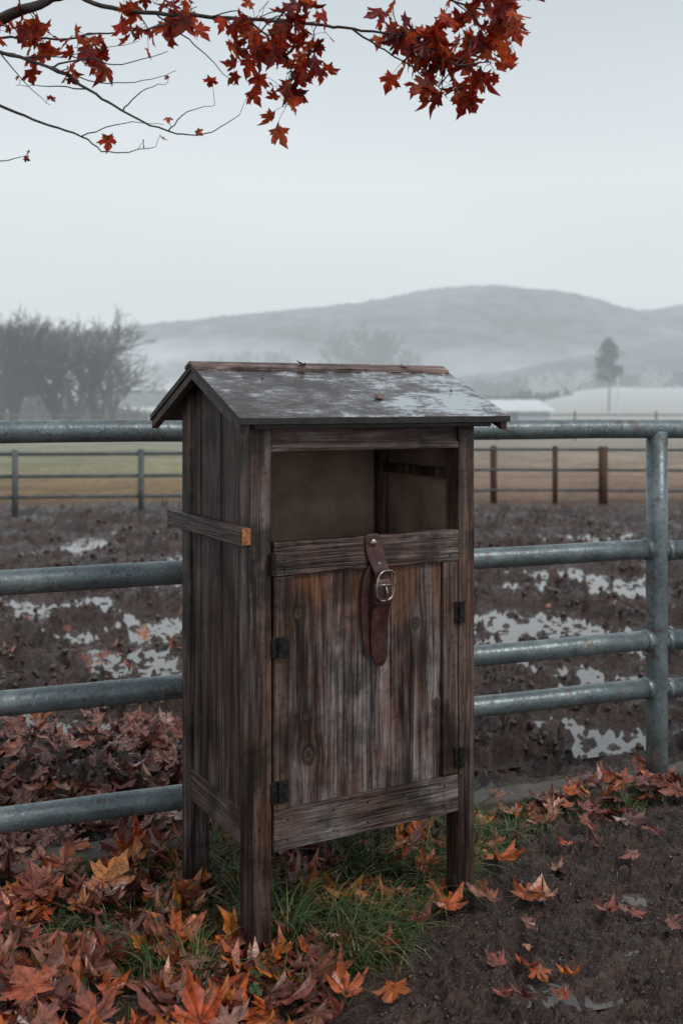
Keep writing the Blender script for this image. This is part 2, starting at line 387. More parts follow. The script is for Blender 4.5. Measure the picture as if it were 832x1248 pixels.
def legpost(v):
    if v.co.z>1.3: v.co.z=under(v.co.y)-0.002-(1.47-v.co.z if v.co.z<1.468 else 0)*0.2
L=0.065
board('leg_front_left',0,L,0,L,-0.05,1.47,'z',wz,cab,bev=0.004,post=legpost)
board('leg_front_right',W-0.058,W,0,L,-0.05,1.47,'z',wz,cab,bev=0.004,post=legpost)
board('leg_back_left',0,L,D-L,D,-0.05,1.47,'z',wz,cab,bev=0.004,post=legpost)
board('leg_back_right',W-L,W,D-L,D,-0.05,1.47,'z',wz,cab,bev=0.004,post=legpost)
def sidepost(v):
    if v.co.z>1.3: v.co.z=under(v.co.y)-0.004
cuts=[L+0.001,0.135,0.215,0.285,0.37,D-L-0.001]
for i in range(5):
    o_=random.uniform(0,0.004)
    board('side_plank_%d'%i,0.008+o_,0.026,cuts[i]+0.0015,cuts[i+1]-0.0015,0.33,1.5,'z',wside,cab,bev=0.003,post=sidepost)
    board('right_plank_%d'%i,W-0.024,W-0.008,cuts[i]+0.0015,cuts[i+1]-0.0015,0.33,1.5,'z',wside,cab,bev=0.003,post=sidepost)
board('side_backing',0.0275,0.033,L,D-L,0.34,1.40,'z',wside,cab)
board('side_rail_bottom',0.003,0.030,L+0.001,D-L-0.001,0.305,0.395,'y',wy,cab)
board('right_rail_bottom',W-0.03,W-0.003,L+0.001,D-L-0.001,0.305,0.395,'y',wy,cab)
board('back_panel',L+0.001,W-L-0.001,D-0.03,D-0.012,0.33,1.46,'x',win,cab)
board('inner_side_lining',W-0.031,W-0.0255,L+0.003,D-0.034,1.037,1.44,'z',win,cab)
board('floor_panel',0.035,W-0.035,0.045,D-0.032,0.335,0.352,'x',wx,cab)
board('shelf',0.035,W-0.035,0.045,D-0.032,1.02,1.036,'x',win,cab)
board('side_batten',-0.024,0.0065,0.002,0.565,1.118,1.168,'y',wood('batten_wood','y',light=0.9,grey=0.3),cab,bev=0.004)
board('batten_cut_end',-0.0215,0.004,-0.0015,0.004,1.121,1.165,'z',wend,cab,bev=0.001,jit=0.0004)
board('inner_batten',W-0.055,W-0.033,L+0.002,D-0.034,1.27,1.30,'y',wside,cab)
x0,x1=L+0.002,W-0.060
board('head_rail',x0,x1,0.006,0.03,1.383,1.452,'x',wx,cab)
board('head_trim',x0-0.002,x1+0.002,0.001,0.020,1.365,1.386,'x',wx,cab)
DZ0,DZ1=0.292,1.124
board('door_rail_top',x0+0.002,x1-0.002,-0.006,0.018,1.032,DZ1,'x',wx,cab,bev=0.004,jit=0.0025)
board('door_rail_bottom',x0+0.002,x1-0.002,-0.006,0.018,DZ0,0.402,'x',wx,cab,bev=0.004,jit=0.003)
board('door_stile_left',x0+0.003,x0+0.060,-0.004,0.018,0.404,1.030,'z',wz,cab,bev=0.003)
board('door_stile_right',x1-0.054,x1-0.003,-0.004,0.018,0.404,1.030,'z',wz,cab,bev=0.003)
dc=[x0+0.061,0.292,0.445,x1-0.056]
for i in range(3):
    board('door_plank_%d'%i,dc[i]+0.0008,dc[i+1]-0.0008,0.008+0.0015*(i%2),0.026,0.39,1.04,'z',wdoor,cab,bev=0.0018)
board('door_backing',x0+0.01,x1-0.01,0.027,0.034,0.36,1.10,'z',wside,cab)
# roof
m,nt=newmat('wet_roof_painted_glints'); co=N(nt,'TexCoord').outputs['Object']; sx=N(nt,'SeparateXYZ',{0:co})
n1=NOISE(nt,VM(nt,'MULTIPLY',co,(7,12,1)),1,3.5,0.65,0.5); n2=NOISE(nt,VM(nt,'MULTIPLY',co,(22,90,20)),1,3.5,0.7); n3=NOISE(nt,co,90,3,0.7)
g=M(nt,'ADD',M(nt,'MULTIPLY',n1,0.5),M(nt,'ADD',M(nt,'MULTIPLY',n2,0.35),M(nt,'MULTIPLY',n3,0.15)))
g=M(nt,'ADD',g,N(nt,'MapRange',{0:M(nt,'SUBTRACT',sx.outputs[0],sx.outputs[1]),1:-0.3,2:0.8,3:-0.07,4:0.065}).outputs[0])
c=RAMP(nt,g,[(0.42,(0.020,0.0105,0.0085)),(0.49,(0.062,0.036,0.030)),(0.525,(0.14,0.14,0.152)),(0.575,(0.44,0.48,0.52))])  # pale stops paint wet sky glints into the colour, more towards front right
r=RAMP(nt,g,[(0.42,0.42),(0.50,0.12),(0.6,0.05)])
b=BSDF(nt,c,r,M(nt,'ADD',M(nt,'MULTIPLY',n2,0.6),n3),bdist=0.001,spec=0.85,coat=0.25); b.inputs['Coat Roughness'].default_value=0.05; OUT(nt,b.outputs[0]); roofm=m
m2=simple('dark_roof_edge',(0.008,0.0065,0.006),(0.035,0.027,0.023),40,(0.45,0.7),bd=0.002)
def slab(name,u0,u1,va,za,vb,zb,th,mat,nu=24,nv=8,jit=0.0012,mat2=None):
    V=[];Fc=[]
    for lay in (0,1):
        for j in range(nv+1):
            for i in range(nu+1):
                u=u0+(u1-u0)*i/nu; f=j/nv; v=va+(vb-va)*f; z=za+(zb-za)*f+lay*th
                n=noise.noise_vector(Vector((u*7,v*7,lay*3+va*5)))*jit
                V.append((u+n.x,v+n.y,z+n.z))
    S=(nu+1)*(nv+1); I=lambda l,j,i:l*S+j*(nu+1)+i
    top=[]
    for j in range(nv):
        for i in range(nu):
            Fc.append((I(1,j,i),I(1,j,i+1),I(1,j+1,i+1),I(1,j+1,i))); top.append(0)
            Fc.append((I(0,j,i),I(0,j+1,i),I(0,j+1,i+1),I(0,j,i+1))); top.append(1)
    for i in range(nu):
        Fc.append((I(0,0,i),I(0,0,i+1),I(1,0,i+1),I(1,0,i))); Fc.append((I(0,nv,i),I(1,nv,i),I(1,nv,i+1),I(0,nv,i+1))); top+=[1,1]
    for j in range(nv):
        Fc.append((I(0,j,0),I(1,j,0),I(1,j+1,0),I(0,j+1,0))); Fc.append((I(0,j,nu),I(0,j+1,nu),I(1,j+1,nu),I(1,j,nu))); top+=[1,1]
    o=meshobj(name,V,Fc,mat,cab)
    if mat2:
        o.data.materials.append(mat2); o.data.polygons.foreach_set('material_index',top)
    return o
U0,U1=-0.055,0.820
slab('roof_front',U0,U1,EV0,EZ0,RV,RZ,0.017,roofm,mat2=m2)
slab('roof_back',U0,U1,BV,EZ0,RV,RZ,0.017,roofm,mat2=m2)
slab('ridge_strip_front',U0-0.003,U1-0.004,RV-0.036,RZ-0.036*sl_+0.0175,RV,RZ+0.0175,0.008,wridge,nv=2)
slab('ridge_strip_back',U0-0.003,U1-0.004,RV+0.036,RZ-0.036*sl_+0.0175,RV,RZ+0.0175,0.008,wridge,nv=2)
for k,uu in enumerate((U0+0.004,U1-0.03)):
    slab('barge_front_%d'%k,uu,uu+0.022,EV0+0.006,EZ0-0.024,RV,RZ-0.026,0.023,wside,nu=2,nv=8)
    slab('barge_back_%d'%k,uu,uu+0.022,BV-0.006,EZ0-0.024,RV,RZ-0.026,0.023,wside,nu=2,nv=8)
board('eave_batten',0.0,U1-0.06,EV0+0.012,EV0+0.03,EZ0-0.014,EZ0+0.004,'x',m2,cab)
iron=simple('black_iron',(0.010,0.009,0.009),(0.04,0.033,0.03),60,(0.4,0.65),metal=0.5,bd=0.001)
def hinge(name,u,z,w_,h_,v0=-0.0105):
    bm=board_bm(u-w_/2,u+w_/2,v0,v0+0.0035,z-h_/2,z+h_/2,'z',bev=0.001,jit=0.0003)
    me=bpy.data.meshes.new(name); bm.to_mesh(me); bm.free(); me.materials.append(iron); link(bpy.data.objects.new(name,me),cab)
    V=[];Fc=[]
    for k in range(3):
        a=z-h_/2+h_*k/3+0.0015; tube(V,Fc,[(u-w_*0.05,v0-0.004,a),(u-w_*0.05,v0-0.004,a+h_/3-0.003)],0.0065,12)
    for (a,b_) in ((0.3,0.3),(0.3,-0.3),(-0.32,0.3),(-0.32,-0.3)):
        tube(V,Fc,[(u+a*w_,v0+0.001,z+b_*h_),(u+a*w_,v0-0.003,z+b_*h_)],[0.0045,0.003],8)
    meshobj(name+'_pin',V,Fc,iron,cab)
hinge('hinge_a',0.086,0.842,0.05,0.055); hinge('hinge_b',0.086,0.455,0.05,0.06); hinge('hinge_c',0.064,1.065,0.022,0.06,-0.008)
hinge('hinge_d',0.674,0.880,0.035,0.065); hinge('hinge_e',0.674,0.452,0.035,0.06)
# strap
m,nt=newmat('leather'); co=N(nt,'TexCoord').outputs['Object']; n1=NOISE(nt,co,30,3.5,0.6); n2=NOISE(nt,co,300,3,0.6)
c=RAMP(nt,n1,[(0.3,(0.020,0.007,0.006)),(0.55,(0.062,0.020,0.016)),(0.72,(0.13,0.047,0.037))])
b=BSDF(nt,c,RAMP(nt,n1,[(0.3,0.3),(0.7,0.5)]),M(nt,'ADD',n2,n1),bdist=0.0008,spec=0.55); OUT(nt,b.outputs[0]); leather=m
strap=empty('leather_buckle_strap',(-0.2435,2.826,0),ANG)
def ribbon(name,st,th=0.005,mat=leather,mid=True):
    V=[];Fc=[]; n=len(st)
    for i,(u,v,z,w_) in enumerate(st):
        a=Vector(st[max(i-1,0)][:3]); b_=Vector(st[min(i+1,n-1)][:3]); t=(b_-a).normalized()
        sd_=Vector((1,0,0)); sd_=(sd_-t*sd_.dot(t)).normalized(); nn=t.cross(sd_).normalized()
        if nn.y>0: nn=-nn
        c_=Vector((u,v,z))
        for (a1,b1) in ((-0.5,0),(-0.5,0.7),(-0.42,1.0),(0.42,1.0),(0.5,0.7),(0.5,0)):
            V.append(c_+sd_*a1*w_+nn*b1*th)
    for i in range(n-1):
        for k in range(6):
            k2=(k+1)%6; Fc.append((i*6+k,i*6+k2,(i+1)*6+k2,(i+1)*6+k))
    Fc.append(tuple(range(6))); Fc.append(tuple((n-1)*6+k for k in range(6))[::-1])
    o=meshobj(name,V,Fc,mat,strap,True)
    md=o.modifiers.new('e','EDGE_SPLIT'); md.split_angle=math.radians(40)
    return o
def pathst(keys,n=24):
    ks=smoothpath([Vector(k[:3]) for k in keys],6); out=[]
    for i,p in enumerate(ks):
        f=i/6; j=min(int(f),len(keys)-2); w_=keys[j][3]*(1-(f-j))+keys[j+1][3]*(f-j); out.append((p.x,p.y,p.z,w_))
    return out
ribbon('strap_upper',pathst([(0.371,-0.0075,1.130,0.030),(0.372,-0.0085,1.120,0.048),(0.377,-0.0095,1.09,0.052),(0.386,-0.014,1.055,0.052),(0.395,-0.022,1.025,0.050),(0.399,-0.022,1.00,0.050)]))
ribbon('strap_back',pathst([(0.376,-0.0065,1.035,0.03),(0.362,-0.004,1.00,0.034),(0.358,0.0,0.93,0.034),(0.361,0.001,0.86,0.034),(0.368,0.002,0.79,0.03)]))
ribbon('strap_tail',pathst([(0.399,-0.016,1.01,0.046),(0.398,-0.028,0.985,0.048),(0.396,-0.026,0.94,0.050),(0.395,-0.014,0.90,0.054),(0.396,-0.007,0.84,0.056),(0.398,-0.006,0.79,0.052),(0.400,-0.006,0.765,0.036),(0.401,-0.006,0.755,0.012)]))
V=[];Fc=[]
lp=[(0.366,-0.004),(0.366,-0.024),(0.370,-0.034),(0.424,-0.034),(0.428,-0.024),(0.428,-0.004)]
for zz in (0.935,0.951):
    for (u,v) in lp: V.append((u,v,zz))
    for (u,v) in lp: V.append((u+(0.004 if u<0.39 else -0.004),v+0.004,zz))
for k in range(5):
    Fc.append((k,k+1,12+k+1,12+k)); Fc.append((k,6+k,6+k+1,k+1)); Fc.append((12+k,12+k+1,18+k+1,18+k)); Fc.append((6+k,18+k,18+k+1,6+k+1))
meshobj('keeper_loop',V,Fc,leather,strap)
metal=simple('worn_nickel',(0.22,0.19,0.16),(0.50,0.44,0.38),50,(0.22,0.45),metal=0.95,bd=0.0005)
V=[];Fc=[]; pts=[]
cu,cz,hw,hh=0.401,0.985,0.033,0.042
for k in range(41):
    an=2*math.pi*k/40; ca,sa=math.cos(an),math.sin(an)
    e=0.7; pts.append((cu+hw*math.copysign(abs(ca)**e,ca)+0.004*sa,-0.036+0.006*ca,cz+hh*math.copysign(abs(sa)**(0.85),sa)))
tube(V,Fc,pts,0.0034,10,cap=False)
tube(V,Fc,[(cu-0.033,-0.030,cz+0.002),(cu+0.033,-0.036,cz+0.002)],0.003,8)
tube(V,Fc,[(cu,-0.034,cz+0.003),(cu+0.001,-0.042,cz-0.018),(cu+0.002,-0.040,cz-0.042)],[0.0032,0.003,0.002],8)
meshobj('buckle',V,Fc,metal,strap,True)
def dome(name,u,v,z,r,mat):
    V=[];Fc=[]; pts=[];ra=[]
    for k in range(7):
        a=k/6*math.pi/2; pts.append((u,v-r*0.6*math.sin(a),z)); ra.append(max(r*math.cos(a),0.0004))
    tube(V,Fc,pts,ra,20); meshobj(name,V,Fc,mat,strap,True)
dome('rivet',0.374,-0.0135,1.105,0.0115,metal); dome('rivet_small',0.390,-0.020,1.045,0.005,metal)
for k in range(4): dome('strap_hole_%d'%k,0.396,-0.0115+0.001*k,0.87-0.025*k,0.0028,iron)
V=[];Fc=[]
def nail(u,z,v): tube(V,Fc,[(u,v+0.001,z),(u,v-0.0012,z)],[0.0032,0.0026],8)
for z in (1.075,1.05): 
    for u in (0.10,0.64): nail(u,z,-0.0068)
for z in (0.32,0.375):
    for u in (0.11,0.25,0.36,0.48,0.62): nail(u,z,-0.0068)
for u in (0.03,0.70):
    for z in (1.42,1.40,0.36): nail(u,z,-0.0008)
meshobj('nails',V,Fc,iron,cab)
# ---------------------------------------------------------------- leaves
half=[(0.03,0.0),(0.12,-0.04),(0.34,-0.11),(0.30,0.04),(0.40,0.10),(0.29,0.145),(0.44,0.23),(0.62,0.40),(0.47,0.42),(0.45,0.54),(0.30,0.445),(0.17,0.42),(0.26,0.60),(0.17,0.73),(0.11,0.78),(0.0,1.02)]
outl=half+[(-x,y) for x,y in half[-2::-1]]
LV=np.array([(0,0.20,0)]+[(x,y,0) for x,y in outl]); nL=len(outl)
LF=[(0,i,i+1) for i in range(1,nL)]+[(0,nL,1)]
tips={3,8,16,nL+1-8,nL+1-3}
ridge=np.zeros(len(LV)); 
for i in range(1,len(LV)):
    ridge[i]=1.0 if i in tips else (-0.5)
class Leaves:
    def __init__(s): s.V=[];s.F=[];s.n=0;s.uv=[]
    def add(s,pos,size,R,curl,fold,stem=True,asym=0.0):
        v=LV.copy(); v[:,0]*=1+asym; r2=(v[:,0]**2+(v[:,1]-0.2)**2)
        v[:,2]=curl*r2+ridge*fold*np.sqrt(r2)+rng.normal(0,0.02,len(v))*np.sqrt(r2)*2
        v[:,2]+=curl*0.6*np.abs(v[:,0])*v[:,1]*rng.uniform(-1,1)
        fs=list(LF)
        if stem:
            b=len(v); sx=rng.uniform(-.15,.15)
            v=np.vstack([v,[(-0.012,0.02,0),(0.012,0.02,0),(sx,-0.6,curl*0.4),(sx-0.02,-0.6,curl*0.4)]]); fs=fs+[(b,b+1,b+2,b+3),(0,b,b+1)]
        w_=(v*size)@R.T+np.array(pos)
        s.V.append(w_); s.F+= [tuple(i+s.n for i in f) for f in fs]
        for f in fs:
            for i in f: s.uv.append((0.0 if (i==0 or i in tips or i>=len(LV)) else 0.5, 0.5))
        s.n+=len(v)
    def build(s,name,mat,parent=None):
        V=np.vstack(s.V); me=bpy.data.meshes.new(name); me.from_pydata(V.tolist(),[],s.F); me.materials.append(mat)
        uvl=me.uv_layers.new(name='UVMap'); uvl.data.foreach_set('uv',np.array(s.uv).ravel()); me.update()
        return link(bpy.data.objects.new(name,me),parent)
def R3(ex,ey,ez): return np.array(Euler((ex,ey,ez)).to_matrix())
fm_=leafmat('fallen_maple_leaf',[(0.12,0.030,0.022),(0.28,0.065,0.038),(0.54,0.120,0.028),(0.15,0.055,0.042),(0.20,0.045,0.032),(0.64,0.18,0.03),(0.26,0.075,0.050),(0.12,0.030,0.024),(0.44,0.24,0.175),(0.46,0.085,0.026),(0.13,0.045,0.034),(0.36,0.17,0.12),(0.70,0.24,0.05),(0.24,0.05,0.034),(0.34,0.12,0.08),(0.10,0.025,0.020)],rough=0.30,spec=0.55)
fm2=leafmat('damp_leaf_litter',[(0.11,0.038,0.030),(0.29,0.115,0.085),(0.38,0.19,0.155),(0.16,0.05,0.038),(0.36,0.125,0.08),(0.50,0.30,0.24),(0.20,0.07,0.053),(0.44,0.13,0.05)],rough=0.34)
LA=Leaves(); LB=Leaves()
def drop(S,x,y,size,lift=0.0,tilt=0.45,curl=None):
    ez=rng.uniform(0,6.28); flip=0 if rng.random()<0.6 else math.pi
    R=R3(rng.normal(0,tilt)+flip,rng.normal(0,tilt),0); R=R3(0,0,ez)@R
    c=rng.normal(0.25,0.4) if curl is None else curl
    if flip: c=-c
    S.add((x,y,hgt(x,y)+0.008+lift),size,R,c,rng.uniform(0.03,0.22)*(-1 if flip else 1),asym=rng.uniform(-.2,.15))
cnt=0
while cnt<1050:
    x=rng.uniform(-2.0,0.0); y=rng.uniform(2.1,3.75); s,t=st_(x,y)
    if s>-0.05: continue
    px=416+x*F/y; dens=1-sstep(230,430,px)*0.88
    py=HY+CAMH*F/y
    if px>250 and py<1150: dens*=0.4
    if px<120 and py<1090: dens*=0.75
    if rng.random()>dens: continue
    drop(LA,x,y,rng.uniform(0.06,0.13),lift=abs(rng.normal(0,0.024))*dens+0.004,tilt=0.4); cnt+=1
cnt=0
while cnt<1350:
    x=rng.uniform(-3.4,0.1); y=rng.uniform(3.3,7.2); s,t=st_(x,y)
    if s<0.02: continue
    dens=(1-sstep(0.5,2.4,s))*(1-sstep(0.9,1.5,t))
    if nz(x,y,2,1.7)<-0.15: dens*=0.4
    if rng.random()>dens+0.02: continue
    drop(LB,x,y,rng.uniform(0.06,0.125),lift=abs(rng.normal(0,0.02))*dens+0.014,tilt=0.4); cnt+=1
for k in range(130):
    t=rng.uniform(1.25,3.4); s=-0.04-abs(rng.normal(0,0.14)); v=A+E*t+NN*s
    drop(LA if rng.random()<.75 else LB,v.x,v.y,rng.uniform(0.05,0.10),lift=0.014,tilt=0.35)
for k in range(180):
    x=rng.uniform(-0.35,0.5); y=rng.uniform(2.5,3.6)
    if x>0.02+(y-2.6)*0.45: continue
    drop(LA,x,y,rng.uniform(0.05,0.11),lift=rng.uniform(0.01,0.035),tilt=0.45)
for k in range(50):
    x=rng.uniform(-3,4); y=rng.uniform(4.3,10); drop(LB,x,y,rng.uniform(0.05,0.08),lift=0.02)
for k in range(34):
    x=rng.uniform(0.35,1.4); y=rng.uniform(2.6,3.9); s,t=st_(x,y)
    if s<-0.1: drop(LA,x,y,rng.uniform(0.03,0.08),lift=0.02,tilt=0.25)
for (px,py,sz_) in [(475,1115,.115),(540,1122,.115),(604,1105,.105),(634,1104,.10),(662,1106,.09),(757,1016,.115),(706,998,.10),(776,970,.10),(694,1049,.06),(735,1114,.07),(482,1218,.105),(600,1062,.115),(410,1108,.14),(525,1100,.07),(532,1045,.10),(560,1090,.07),(583,1020,.10),(630,1000,.09),(655,990,.08),(690,985,.06),(820,955,.10),(795,950,.08),(745,975,.06),(762,1128,.035),(425,1150,.12),(375,1200,.12),(345,1235,.12),(590,1090,.05),(520,1070,.07),(268,1168,.13),(240,1215,.13),(185,1235,.12),(310,1200,.12),(100,1190,.11),(610,1040,.09),(570,1000,.08),(645,1022,.05),(455,1085,.07),(500,1130,.06)]:
    x,y=G(px,py); drop(LA,x,y,sz_,lift=0.03,tilt=0.2,curl=rng.uniform(0.1,0.6))
cm=Matrix.Translation((-0.2435,2.826,0))@Matrix.Rotation(ANG,4,'Z')
for (u,v,sz_) in [(0.30,0.258,0.034),(0.66,0.262,0.026),(0.44,0.05,0.034),(0.72,0.10,0.012),(0.13,0.20,0.010)]:
    p=cm@Vector((u,v,under(v)+(0.030 if v>0.25 else 0.021)))
    LA.add(tuple(p),sz_,R3(0,0,ANG)@R3(math.atan(sl_)+rng.normal(0,.06),rng.normal(0,.06),rng.uniform(0,6)),0.12,0.06,stem=False)
LA.build('fallen_leaves',fm_); LB.build('leaf_litter',fm2)
# ---------------------------------------------------------------- grass
m,nt=newmat('grass_blades'); isl=N(nt,'NewGeometry').outputs['Random Per Island']
c=RAMP(nt,isl,[(0,(0.028,0.052,0.014)),(0.4,(0.060,0.105,0.026)),(0.72,(0.12,0.165,0.048)),(0.88,(0.20,0.20,0.075)),(1.0,(0.32,0.26,0.14))])
b=BSDF(nt,c,0.38,spec=0.5); t=N(nt,'BsdfTranslucent',{'Color':c}); mx=N(nt,'MixShader',{0:0.25}); nt.links.new(b.outputs[0],mx.inputs[1]); nt.links.new(t.outputs[0],mx.inputs[2]); OUT(nt,mx.outputs[0])
GV=[];GF=[]
def blade(x,y,L_,w_,lean,az):
    z=hgt(x,y)-0.003; b0=len(GV); dx,dy=math.cos(az),math.sin(az); px,py=-dy,dx; n=6; cx,cz,a=0,0,0
    ang=random.uniform(0.1,0.6)
    for i in range(n+1):
        f=i/n; w2=w_*(1-f**1.6)*0.5+0.0002
        GV.append((x+dx*cx-px*w2,y+dy*cx-py*w2,z+cz)); GV.append((x+dx*cx+px*w2,y+dy*cx+py*w2,z+cz+0.0005))
        ang_i=ang+lean*f; cx+=math.sin(ang_i)*L_/n; cz+=math.cos(ang_i)*L_/n
        if cz<0.004: cz=0.004
    for i in range(n): a=b0+2*i; GF.append((a,a+1,a+3,a+2))
tufts=[]
k=0
while k<165:
    x=random.uniform(-0.5,0.6); y=random.uniform(2.72,3.85); s,t=st_(x,y)
    if s>-0.08 or x>0.12+(y-2.75)*0.6+0.14*nz(x,y,1,3): continue
    if nz(x,y,12,4.0)<-0.08: continue
    k+=1; tufts.append((x,y,random.uniform(0.08,0.25),random.randint(14,32)))
k=0
while k<190:
    x=random.uniform(-1.6,-0.05); y=random.uniform(2.3,3.6); s,t=st_(x,y)
    if s>-0.08 or nz(x,y,4,2.2)<0.0: continue
    k+=1; tufts.append((x,y,random.uniform(0.05,0.15),16))
for k in range(110):
    t=random.uniform(1.5,2.6); s=-0.1-abs(random.gauss(0,0.12)); v=A+E*t+NN*s
    tufts.append((v.x,v.y,random.uniform(0.03,0.08),14))
for k in range(40):
    t=random.uniform(-1.5,3.0); v=A+E*t+NN*random.uniform(0.06,0.2); tufts.append((v.x,v.y,random.uniform(0.03,0.07),10))
for (x,y,L_,n) in tufts:
    az0=random.uniform(0,6.28)
    for j in range(n):
        blade(x+random.gauss(0,0.018),y+random.gauss(0,0.018),L_*random.uniform(0.4,1.3),random.uniform(0.0022,0.0052),random.uniform(1.2,2.7),az0+random.gauss(0,0.9))
for k in range(4200):
    x=random.uniform(-1.4,0.6); y=random.uniform(2.3,3.9); s,t=st_(x,y)
    if s>-0.08 or x>0.10+(y-2.75)*0.55+0.15*nz(x,y,1,3): continue
    blade(x,y,random.uniform(0.015,0.05),0.003,random.uniform(0.3,1.5),random.uniform(0,6.28))
meshobj('grass',GV,GF,m)
V=[];Fc=[]
for k in range(900):
    if random.random()<0.7: x=random.uniform(-0.55,0.4); y=random.uniform(2.55,3.6)
    else: x=random.uniform(-1.4,-0.2); y=random.uniform(2.4,3.4)
    s,t=st_(x,y)
    if s>-0.1 or x>0.08+(y-2.75)*0.5 or nz(x,y,6,3)<0.0: continue
    r=random.uniform(0.006,0.012); hz=hgt(x,y)+random.uniform(0.012,0.055); tl=Euler((random.gauss(0,.4),random.gauss(0,.4),random.uniform(0,6))).to_matrix()
    for l in range(3):
        b0=len(V); an=l*2.094; c0=Vector((math.cos(an),math.sin(an),0))*r
        V.append(Vector((x,y,hz)))
        for j in range(7):
            a=an-1.9+j*3.8/6; V.append(Vector((x,y,hz))+tl@(c0+Vector((math.cos(a),math.sin(a),0.25))*r*0.85))
        Fc+= [(b0,b0+1+j,b0+2+j) for j in range(6)]
clm=simple('clover_green',(0.022,0.05,0.015),(0.06,0.11,0.035),40,(0.4,0.6))
meshobj('clover_weeds',V,Fc,clm)
# mud crumbs and clods
bmi=bmesh.new(); bmesh.ops.create_icosphere(bmi,subdivisions=1,radius=1); IV=[v.co.copy() for v in bmi.verts]; IF=[[v.index for v in f.verts] for f in bmi.faces]; bmi.free()
V=[];Fc=[]
def clod(x,y,r):
    z=hgt(x,y)+r*0.1; b0=len(V); rr=Euler((random.random()*6,random.random()*6,random.random()*6)).to_matrix(); sc_=Vector((random.uniform(.7,1.3),random.uniform(.6,1.1),random.uniform(.5,.9)))
    for bb in IV:
        v=rr@Vector((bb.x*sc_.x,bb.y*sc_.y,bb.z*sc_.z)); V.append(Vector((x,y,z))+v*r*random.uniform(0.75,1.2))
    for f in IF: Fc.append(tuple(b0+i for i in f))
for k in range(1500):
    x=random.uniform(0.0,1.8); y=random.uniform(2.3,4.1); s,t=st_(x,y)
    if s>-0.1 or x<0.1+(y-2.75)*0.45: continue
    clod(x,y,random.uniform(0.003,0.010))
k=0
while k<3000:
    y=4.0*math.exp(random.random()*1.25); x=random.uniform(-0.42,0.42)*y; s,t=st_(x,y)
    if s<0.35: continue
    if hgt(x,y)<WL+0.008: continue
    k+=1; clod(x,y,random.uniform(0.006,0.017)*(1+y*0.12))
meshobj('mud_clods',V,Fc,simple('mud_crumb',(0.020,0.0095,0.0065),(0.10,0.056,0.042),40,(0.10,0.40),bd=0.008,spec=0.65),smooth=True)
# ---------------------------------------------------------------- maple tree
bark=simple('maple_bark',(0.022,0.016,0.014),(0.085,0.07,0.065),40,(0.6,0.9),bd=0.006)
tlm=leafmat('red_maple_leaf',[(0.16,0.016,0.012),(0.42,0.035,0.016),(0.62,0.065,0.018),(0.24,0.020,0.012),(0.70,0.10,0.022),(0.50,0.040,0.016),(0.30,0.024,0.013),(0.72,0.13,0.028),(0.12,0.014,0.014)],trans=0.5,rough=0.45)
tree=empty('maple_tree')
TV=[];TF=[]; TL=Leaves()
tube(TV,TF,smoothpath([(-2.75,4.35,-0.1),(-2.72,4.33,0.5),(-2.66,4.30,1.3),(-2.60,4.27,2.1),(-2.66,4.33,3.2),(-2.6,4.4,4.3),(-2.7,4.5,5.3)],4,0.01),[0.20,0.19,0.175,0.16,0.15,0.145,0.14,0.135,0.13,0.13,0.125,0.12,0.12,0.11,0.105,0.10,0.09,0.085,0.08,0.07,0.06,0.05,0.04,0.03,0.02],14)
limbA=[(-2.6,4.27,2.0),(-2.15,4.05,2.42),(-1.6,3.8,2.66)]
tube(TV,TF,smoothpath(limbA,4,0.006),[0.075,0.068,0.062,0.056,0.05,0.045,0.042,0.038,0.034],10)
tip=Vector(limbA[-1])
branches=[]
def br(pl,r0,r1,dz=3.6,start=None,sub=5):
    pts=[]
    for i,p in enumerate(pl):
        d=p[2] if len(p)>2 else dz
        pts.append(P(p[0],p[1],d))
    if start is not None: pts=[Vector(start)]+pts
    sp_=smoothpath(pts,sub,0.004); n=len(sp_)
    tube(TV,TF,sp_,[r0+(r1-r0)*(i/(n-1))**0.8 for i in range(n)],6); branches.append(sp_)
br([(-60,52,3.7),(0,24,3.65),(40,8,3.6),(85,-8,3.6),(150,-35,3.6),(260,-70,3.6)],0.030,0.006,start=tip)
br([(85,-8,3.6),(125,6,3.58),(190,16,3.55),(300,22,3.5),(385,29,3.5),(430,36,3.5),(490,44,3.45),(525,68,3.45),(560,80,3.4)],0.0095,0.0022)
br([(430,36,3.5),(470,62,3.5),(520,95,3.5),(545,120,3.5)],0.004,0.0014)
br([(260,-70,3.6),(400,-40,3.6),(500,-15,3.6),(580,10,3.6),(625,20,3.6)],0.008,0.002)
br([(300,22,3.5),(330,50,3.5),(355,85,3.5),(350,118,3.5)],0.0045,0.0014)
br([(-60,57,3.7),(0,63,3.6),(60,82,3.55),(108,108,3.5),(150,136,3.5),(205,160,3.5),(250,163,3.5),(292,140,3.5)],0.010,0.0012,start=tip)
br([(-60,105,3.8),(0,128,3.75),(50,150,3.7),(100,166,3.7),(132,186,3.7),(190,179,3.7)],0.009,0.0012,start=tip)
br([(-60,50,3.7),(0,46,3.7),(70,48,3.7),(130,40,3.7),(190,34,3.7),(240,8,3.7)],0.007,0.0015,start=tip)
br([(60,82,3.55),(100,72,3.55),(150,78,3.55),(205,62,3.55)],0.004,0.001)
br([(-60,170,3.9),(-10,195,3.9),(34,189,3.9)],0.006,0.001,start=tip)
br([(150,136,3.5),(172,112,3.5),(205,100,3.5)],0.003,0.0008); br([(205,160,3.5),(228,138,3.5),(262,128,3.5)],0.0025,0.0008)
br([(0,63,3.6),(30,100,3.6),(62,128,3.6)],0.003,0.0008); br([(100,166,3.7),(150,150,3.7),(200,152,3.7)],0.0025,0.0008)
